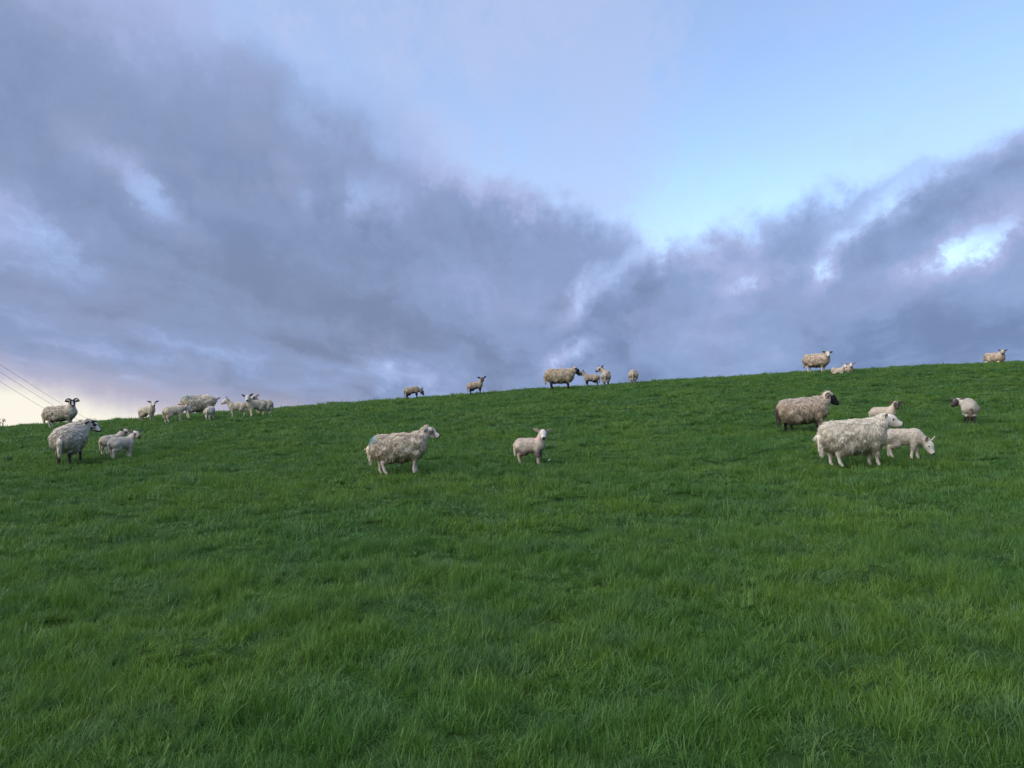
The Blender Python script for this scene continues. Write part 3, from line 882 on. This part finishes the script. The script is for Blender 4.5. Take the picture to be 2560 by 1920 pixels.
# --- right of the field
build_animal(6.60, 17.25, -7, 0.91, neck=(0, 34), head=(-12, -26), face='black', wool=(.66, .57, .48), legc=BLACK, earc=BLACK, ear_up=-20, horns=HORN_CURL, seed=20, hind_dark=BLACK, shag=1.2,
             feet=(.02, .06, -.10, .03), belly_c=(.05, .045, .045), tail_c=(.10, .085, .08), marks=(((-.2, 0, .85), (.6, .3, .16), (.66, .60, .54), .7),),
             label='black faced sheep with pale curled horns and brownish fleece')
build_animal(8.50, 17.61, -41, 0.90, True, neck=(-15, 52), head=(-60, -18), face='brown', wool=(.74, .67, .59), earc=(.17, .12, .10), ear_up=14, seed=21, legc=(.2, .16, .14),
             label='brown faced lamb behind the shaggy white sheep')
build_animal(5.70, 12.74, 0, 0.90, neck=(-4, 36), head=(-24, -12), face='white', wool=(.85, .81, .73), legc=(.66, .58, .52), earc=(.58, .50, .44), ear_up=10, seed=22, shag=1.25, feet=(-.02, .04, -.06, .03),
             belly_c=(.50, .42, .34), dirt=.12, label='shaggy white sheep standing in profile at right, looking right')
build_animal(6.71, 13.21, -34, 1.00, True, neck=(0, -38), head=(-18, -46), face='white', wool=(.80, .74, .66), earc=(.62, .52, .48), ear_up=45, seed=23, feet=(.04, -.05, -.04, .03),
             label='white lamb grazing in front of the shaggy white sheep')
build_animal(10.59, 17.83, 66, 1.03, True, neck=(78, 12), head=(140, -8), face='brown', wool=(.66, .64, .60), legc=DK, earc=(.16, .13, .12), ear_up=25, seed=24, hind_dark=(.06, .05, .05), tail_c=(.24, .18, .155),
             feet=(.03, .0, .02, -.02), tail_len=.85, slim=1.16, label='lamb with brown face and dark legs seen from behind, far right')
# --- right skyline
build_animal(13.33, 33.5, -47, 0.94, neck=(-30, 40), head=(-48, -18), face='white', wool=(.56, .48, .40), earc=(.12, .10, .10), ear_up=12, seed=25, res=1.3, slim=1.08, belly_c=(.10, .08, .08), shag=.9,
             label='heavy woolled sheep standing on the right skyline facing the camera')
build_animal(13.62, 32.00, -33, 0.88, True, neck=(-20, 55), head=(-50, -10), face='white', wool=(.66, .58, .50), earc=(.5, .42, .38), ear_up=50, seed=26, res=1.4, lying=True,
             label='left one of two lambs lying on the crest beside the heavy woolled sheep')
build_animal(14.30, 32.5, -100, .95, True, neck=(0, 62), head=(-15, -10), face='white', wool=(.64, .56, .49), earc=(.5, .42, .38), ear_up=20, seed=27, res=1.4, lying=True,
             label='right one of two lambs lying on the crest beside the heavy woolled sheep')
build_animal(22.95, 36.4, -72, .84, neck=(-20, 48), head=(-50, -15), face='smudge', wool=(.56, .48, .40), earc=(.14, .11, .10), ear_up=25, seed=28, res=1.3, lying=True,
             label='sheep lying down behind the crest at the far right')

# ------------------------------------------------------------------ power cables
m_cable = simple_mat('cable_grey', (0.16, 0.16, 0.175), 0.6, 0.3)
def cable(a, b_, label):
    a, b_ = np.array(a), np.array(b_)
    v, f = [], []
    n, k = 40, 6
    for i in range(n + 1):
        t = -1.1 + 2.7 * i / n
        p = a + (b_ - a) * t
        p[2] -= 0.9 * (0.25 - (t - 0.5) ** 2) * 0.25          # slight sag
        for j in range(k):
            an = j * 2 * math.pi / k
            v.append((p[0] + 0.011 * math.cos(an), p[1], p[2] + 0.011 * math.sin(an)))
    for i in range(n):
        for j in range(k):
            f.append((i*k+j, i*k+(j+1) % k, (i+1)*k+(j+1) % k, (i+1)*k+j))
    o = mesh_obj('power_cable', v, f, m_cable)
    return tag(o, label, 'cable', 'power cables at the left')
cable((-40.10, 60.0, 7.19), (-47.72, 85.0, 3.94), 'uppermost of the three thin power cables at the left edge')
cable((-40.07, 60.0, 6.60), (-47.69, 85.0, 3.23), 'middle one of the three thin power cables at the left edge')
cable((-40.04, 60.0, 5.86), (-47.66, 85.0, 2.35), 'lowest of the three thin power cables at the left edge')

# ------------------------------------------------------------------ dry weed on the left skyline, white scrap in the grass
m_straw = simple_mat('dry_stalk', (0.20, 0.14, 0.08), 0.9, 0.1)
def dry_weed(x, y, label):
    root = bpy.data.objects.new('dry_weed', None); COL.objects.link(root)
    root.location = (x, y, float(ground(x, y)))
    tag(root, label, 'weed')
    r = random.Random(4)
    for i in range(11):
        a = r.uniform(0, 6.28); ln = r.uniform(.18, .36); le = r.uniform(.05, .35)
        v, f = [], []
        p = np.array([math.cos(a) * .06 * r.random(), math.sin(a) * .06 * r.random(), -.02])
        for j in range(5):
            w = .006 * (1 - j * .17)
            for q in range(3):
                v.append((p[0] + w * math.cos(q * 2.094), p[1] + w * math.sin(q * 2.094), p[2]))
            p = p + np.array([math.cos(a) * le * (j + 1) * .3, math.sin(a) * le * (j + 1) * .3, 1.0]) * ln / 5
        for j in range(4):
            for q in range(3): f.append((j*3+q, j*3+(q+1) % 3, j*3+3+(q+1) % 3, j*3+3+q))
        k = len(v)                                          # seed head
        for q in range(4):
            for j in range(5):
                rr = (.004, .016, .020, .013, .003)[j]
                v.append((p[0] + rr * math.cos(q * 1.571), p[1] + rr * math.sin(q * 1.571), p[2] - .02 + j * .018))
        for q in range(4):
            for j in range(4):
                a0, b0 = k + q * 5 + j, k + ((q + 1) % 4) * 5 + j
                f.append((a0, b0, b0 + 1, a0 + 1))
        mesh_obj('stalk', v, f, m_straw, root)
dry_weed(-17.47, 26.37, 'brown dry weed stalks on the skyline at the left edge')

m_white = simple_mat('white_quill', (0.72, 0.70, 0.64), 0.8, 0.2)
v, f = [], []
for i in range(9):                                          # curled feather vane with a quill ridge
    t = i / 8; w = .017 * math.sin(math.pi * (0.12 + 0.86 * t)) + .002
    for j in (-1, -.5, 0, .5, 1):
        v.append((.022 * math.sin(t * 1.6) + j * w, .012 * j * j - .01 * t, .10 * t + (.003 if j == 0 else 0)))
for i in range(8):
    for j in range(4): f.append((i*5+j, i*5+j+1, i*5+j+6, i*5+j+5))
nv = len(v)
v += [(p[0], p[1] + .004, p[2]) for p in v]
f += [tuple(q + nv for q in reversed(t_)) for t_ in f[:]]
fe = mesh_obj('feather', v, f, m_white)
fe.location = (0.65, 13.80, float(ground(.65, 13.80)) + .075); fe.rotation_euler = (0.2, 0.5, 0.3); fe.scale = (.55, .55, .55)
tag(fe, 'tiny white feather caught in the grass right of the lone lamb', 'feather')
